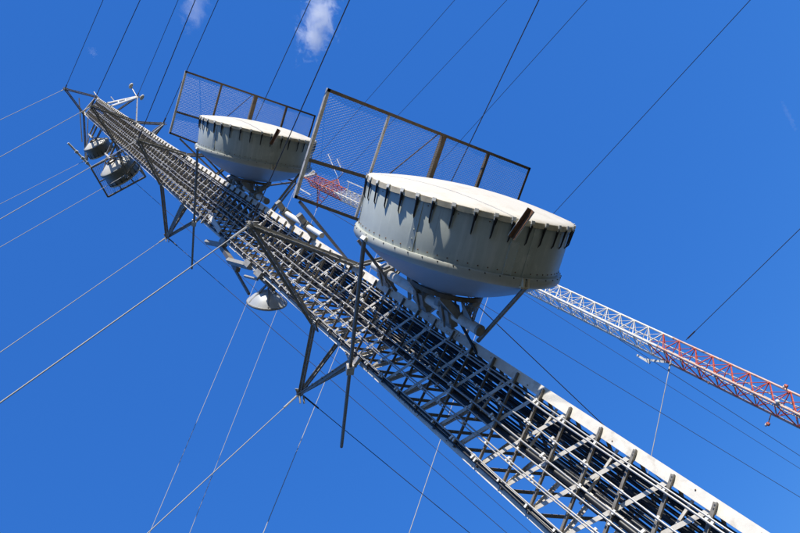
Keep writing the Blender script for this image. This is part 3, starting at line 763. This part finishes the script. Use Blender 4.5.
# ------------------------------------------------------------------ guy wires, each down to its own ground anchor
def guy(apex, px, py, r, label, centre, Rg, name='guy_wire', group='guy wires of the near mast'):
    apex = Vector(apex); rd = Vector(ray(px, py)); o = Vector((0, 0, CAMZ)); best = None
    for t in np.concatenate([np.linspace(.6, 15, 500), np.linspace(15, 90, 600)]):
        p = o + rd * t; dz = apex.z - p.z
        if dz < .8: continue
        g_ = apex + (p - apex) * (apex.z / dz); rr_ = math.hypot(g_.x - centre.x, g_.y - centre.y)
        # keep the photographed pixel on the wire itself, above the ground
        if p.z < .2: continue
        e = abs(rr_ - Rg)
        if best is None or e < best[0]: best = (e, g_, t, rr_)
    if best is None: print('GUY FAIL', label); return
    g_ = best[1]; gm = 'guy' if ('pale' in label or 'bright' in label) else 'backlitguy'
    t = empty(name, g_, label, 'guy wire', group)
    mb = MB(); n = 24; ln = (g_ - apex).length; sag = .0012 * ln
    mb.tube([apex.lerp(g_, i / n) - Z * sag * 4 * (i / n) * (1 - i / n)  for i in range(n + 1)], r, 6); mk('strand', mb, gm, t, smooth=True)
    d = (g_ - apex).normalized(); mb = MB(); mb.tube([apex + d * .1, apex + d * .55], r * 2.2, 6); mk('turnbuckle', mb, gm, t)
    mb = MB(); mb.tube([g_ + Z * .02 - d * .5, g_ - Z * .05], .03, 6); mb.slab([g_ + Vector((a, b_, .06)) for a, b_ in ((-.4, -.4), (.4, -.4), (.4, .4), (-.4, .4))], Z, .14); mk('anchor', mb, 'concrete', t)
NG = [
 ('1n', 0, 402, .011, 'thick bright guy wire from the outrigger facing the camera to the left edge'),
 ('1n', 349, 0, .009, 'dark guy wire rising from the outrigger facing the camera across the higher big dish'),
 ('1l', 150, 530, .010, 'bright guy wire from the lowest left outrigger down to the bottom edge'),
 ('1l', 470, 533, .009, 'dark guy wire from the lowest left outrigger running right under the near mast'),
 ('1r', 538, 0, .010, 'dark guy wire rising behind the lower big dish to the top edge'),
 ('1r', 599, 421, .011, 'dark guy wire from under the lower big dish down behind the white right leg'),
 ('2n', 0, 219, .011, 'pale guy wire from behind the square shield corner to the left edge'),
 ('2n', 195, 0, .013, 'guy wire from the second outrigger facing the camera up through the left cloud'),
 ('2l', 0, 352, .012, 'pale guy wire from the second left outrigger to the left edge'),
 ('2l', 507, 533, .011, 'dark guy wire from the second left outrigger, lower of a close pair running right'),
 ('2r', 310, 0, .012, 'guy wire rising behind the higher big dish beside the white cloud'),
 ('2r', 780, 485, .009, 'faint guy wire running right below the far mast, lowest of three there'),
 ('3n', 0, 157, .013, 'second highest pale guy wire reaching the left edge'),
 ('3n', 140, 0, .015, 'second guy wire from the left along the top edge'),
 ('3l', 0, 247, .012, 'pale guy wire from under the square shield to the left edge'),
 ('3l', 531, 533, .011, 'dark guy wire from under the square shield, upper of a close pair running right'),
 ('3r', 218, 0, .015, 'guy wire from the dark right outrigger past the shield corner to the top edge'),
 ('4n', 0, 120, .015, 'highest pale guy wire reaching the left edge, from the mast head'),
 ('4n', 103, 0, .016, 'guy wire farthest left along the top edge, from the mast head'),
 ('4l', 0, 204, .013, 'pale guy wire from the short white rod antenna to the left edge'),
 ('4r', 178, 0, .016, 'guy wire from the white beacon arm to the top edge'),
]
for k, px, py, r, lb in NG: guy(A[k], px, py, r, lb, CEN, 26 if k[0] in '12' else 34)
lv2, lv3, lv4 = far_pt(395, 213), far_pt(505, 266), far_pt(686, 340)
FG = [
 (FN, 454, 0, .012, 'faint wire from the tip of the far mast to the top edge'),
 (FR, 506, 0, .012, 'faint wire from the right outrigger of the far mast to the top edge'),
 (far_pt(297, 184), 150, 530, .016, 'pale thin wire falling from the far mast tip to the bottom left'),
 (FL, 190, 530, .016, 'pale thin wire falling from the left outrigger of the far mast to the bottom edge'),
 (lv2, 586, 0, .012, 'faint wire crossing the thick dark guy near the top edge'),
 (far_pt(392, 216), 262, 533, .014, 'pale thin wire falling past the lowest left outrigger to the bottom edge'),
 (lv2, 780, 456, .012, 'faint wire running right below the far mast, middle of three there'),
 (lv3, 749, 0, .013, 'long thin dark wire rising from the lower dish to the upper right'),
 (far_pt(497, 270), 408, 533, .014, 'pale thin wire passing behind the near mast to the bottom edge'),
 (lv3, 780, 443, .014, 'thin dark wire running right below the far mast, highest of three there'),
 (lv4, 800, 228, .013, 'thin dark wire rising from the red band of the far mast to the right edge'),
 (far_pt(671, 360), 652, 450, .016, 'short pale wire falling from the colour change of the far mast onto the white leg'),
]
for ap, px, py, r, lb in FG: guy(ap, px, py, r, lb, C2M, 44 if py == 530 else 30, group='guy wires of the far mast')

# ------------------------------------------------------------------ small clouds, as thin volumes high above
def cloud(cx, cy, w, h, ang, dist, dens, label, thr=.47, nscale=2.2, seed=0., name='cloud', cat='cloud'):
    c = Vector(ray(cx, cy) * dist) + Z * CAMZ; k = dist / (FPX / (np.array([cx - CX, cy - CY, FPX]) @ np.array([cx - CX, cy - CY, FPX])) ** .5) / 1.0
    k = dist / np.linalg.norm([cx - CX, cy - CY, FPX])
    mb = MB(); mb.ball((0, 0, 0), 1, nu=24, nv=16)
    mt = bpy.data.materials.new(label.replace(' ', '_')[:30]); mt.use_nodes = True; n = mt.node_tree.nodes; l = mt.node_tree.links; n.clear()
    out = n.new('ShaderNodeOutputMaterial'); pv = n.new('ShaderNodeVolumePrincipled'); l.new(pv.outputs[0], out.inputs['Volume'])
    pv.inputs['Color'].default_value = (.97, .98, 1, 1); pv.inputs['Anisotropy'].default_value = .2
    tc = n.new('ShaderNodeTexCoord'); mp = n.new('ShaderNodeMapping'); mp.inputs['Location'].default_value = (seed, seed * .7, 0); mp.inputs['Scale'].default_value = (1.0, 1.0 * h / w, .8)
    l.new(tc.outputs['Object'], mp.inputs[0])
    no = n.new('ShaderNodeTexNoise'); no.inputs['Scale'].default_value = nscale; no.inputs['Detail'].default_value = 9; no.inputs['Roughness'].default_value = .72; no.inputs['Distortion'].default_value = .6
    l.new(mp.outputs[0], no.inputs['Vector'])
    ln = n.new('ShaderNodeVectorMath'); ln.operation = 'LENGTH'; l.new(tc.outputs['Object'], ln.inputs[0])
    f1 = n.new('ShaderNodeMapRange'); f1.inputs[1].default_value = .15; f1.inputs[2].default_value = 1.; f1.inputs[3].default_value = .16; f1.inputs[4].default_value = -.34; l.new(ln.outputs['Value'], f1.inputs[0])
    ad = n.new('ShaderNodeMath'); ad.operation = 'ADD'; l.new(no.outputs['Fac'], ad.inputs[0]); l.new(f1.outputs[0], ad.inputs[1])
    mr = n.new('ShaderNodeMapRange'); mr.inputs[1].default_value = thr; mr.inputs[2].default_value = thr + .14; mr.inputs[3].default_value = 0; mr.inputs[4].default_value = dens; l.new(ad.outputs[0], mr.inputs[0])
    l.new(mr.outputs[0], pv.inputs['Density'])
    o = mk(name, mb, mt); tag(o, label, cat)
    right = Vector(CM @ np.array([math.cos(rad(ang)), math.sin(rad(ang)), 0])); upv = Vector(CM @ np.array([-math.sin(rad(ang)), math.cos(rad(ang)), 0])); fw = right.cross(upv)
    sx, sy = w * k / 2, h * k / 2; sz = max(sx, sy) * .8 if w > 12 else sx * 1.5
    o.matrix_world = Matrix(((right.x * sx, upv.x * sy, fw.x * sz, c.x), (right.y * sx, upv.y * sy, fw.y * sz, c.y), (right.z * sx, upv.z * sy, fw.z * sz, c.z), (0, 0, 0, 1)))
    return o
cloud(318, 24, 80, 150, -17, 900, .034, 'wispy white cloud near the top beside the mesh shield', .515, 3.0, 3.1)
cloud(194, 12, 50, 80, -20, 900, .011, 'faint thin cloud at the top edge left of the white cloud', .47, 1.7, 7.7)
cloud(93, 52, 16, 22, 30, 900, .010, 'tiny cloud puff in the sky between two guy wires', .45, 1.8, 1.3)
cloud(789, 116, 7, 60, 27, 900, .012, 'thin streak of cloud at the right edge of the sky', .40, 1.2, 5.2)
print('OBJS', len(bpy.data.objects), 'tris', sum(len(o.data.polygons) * 2 for o in bpy.data.objects if o.type == 'MESH' ))
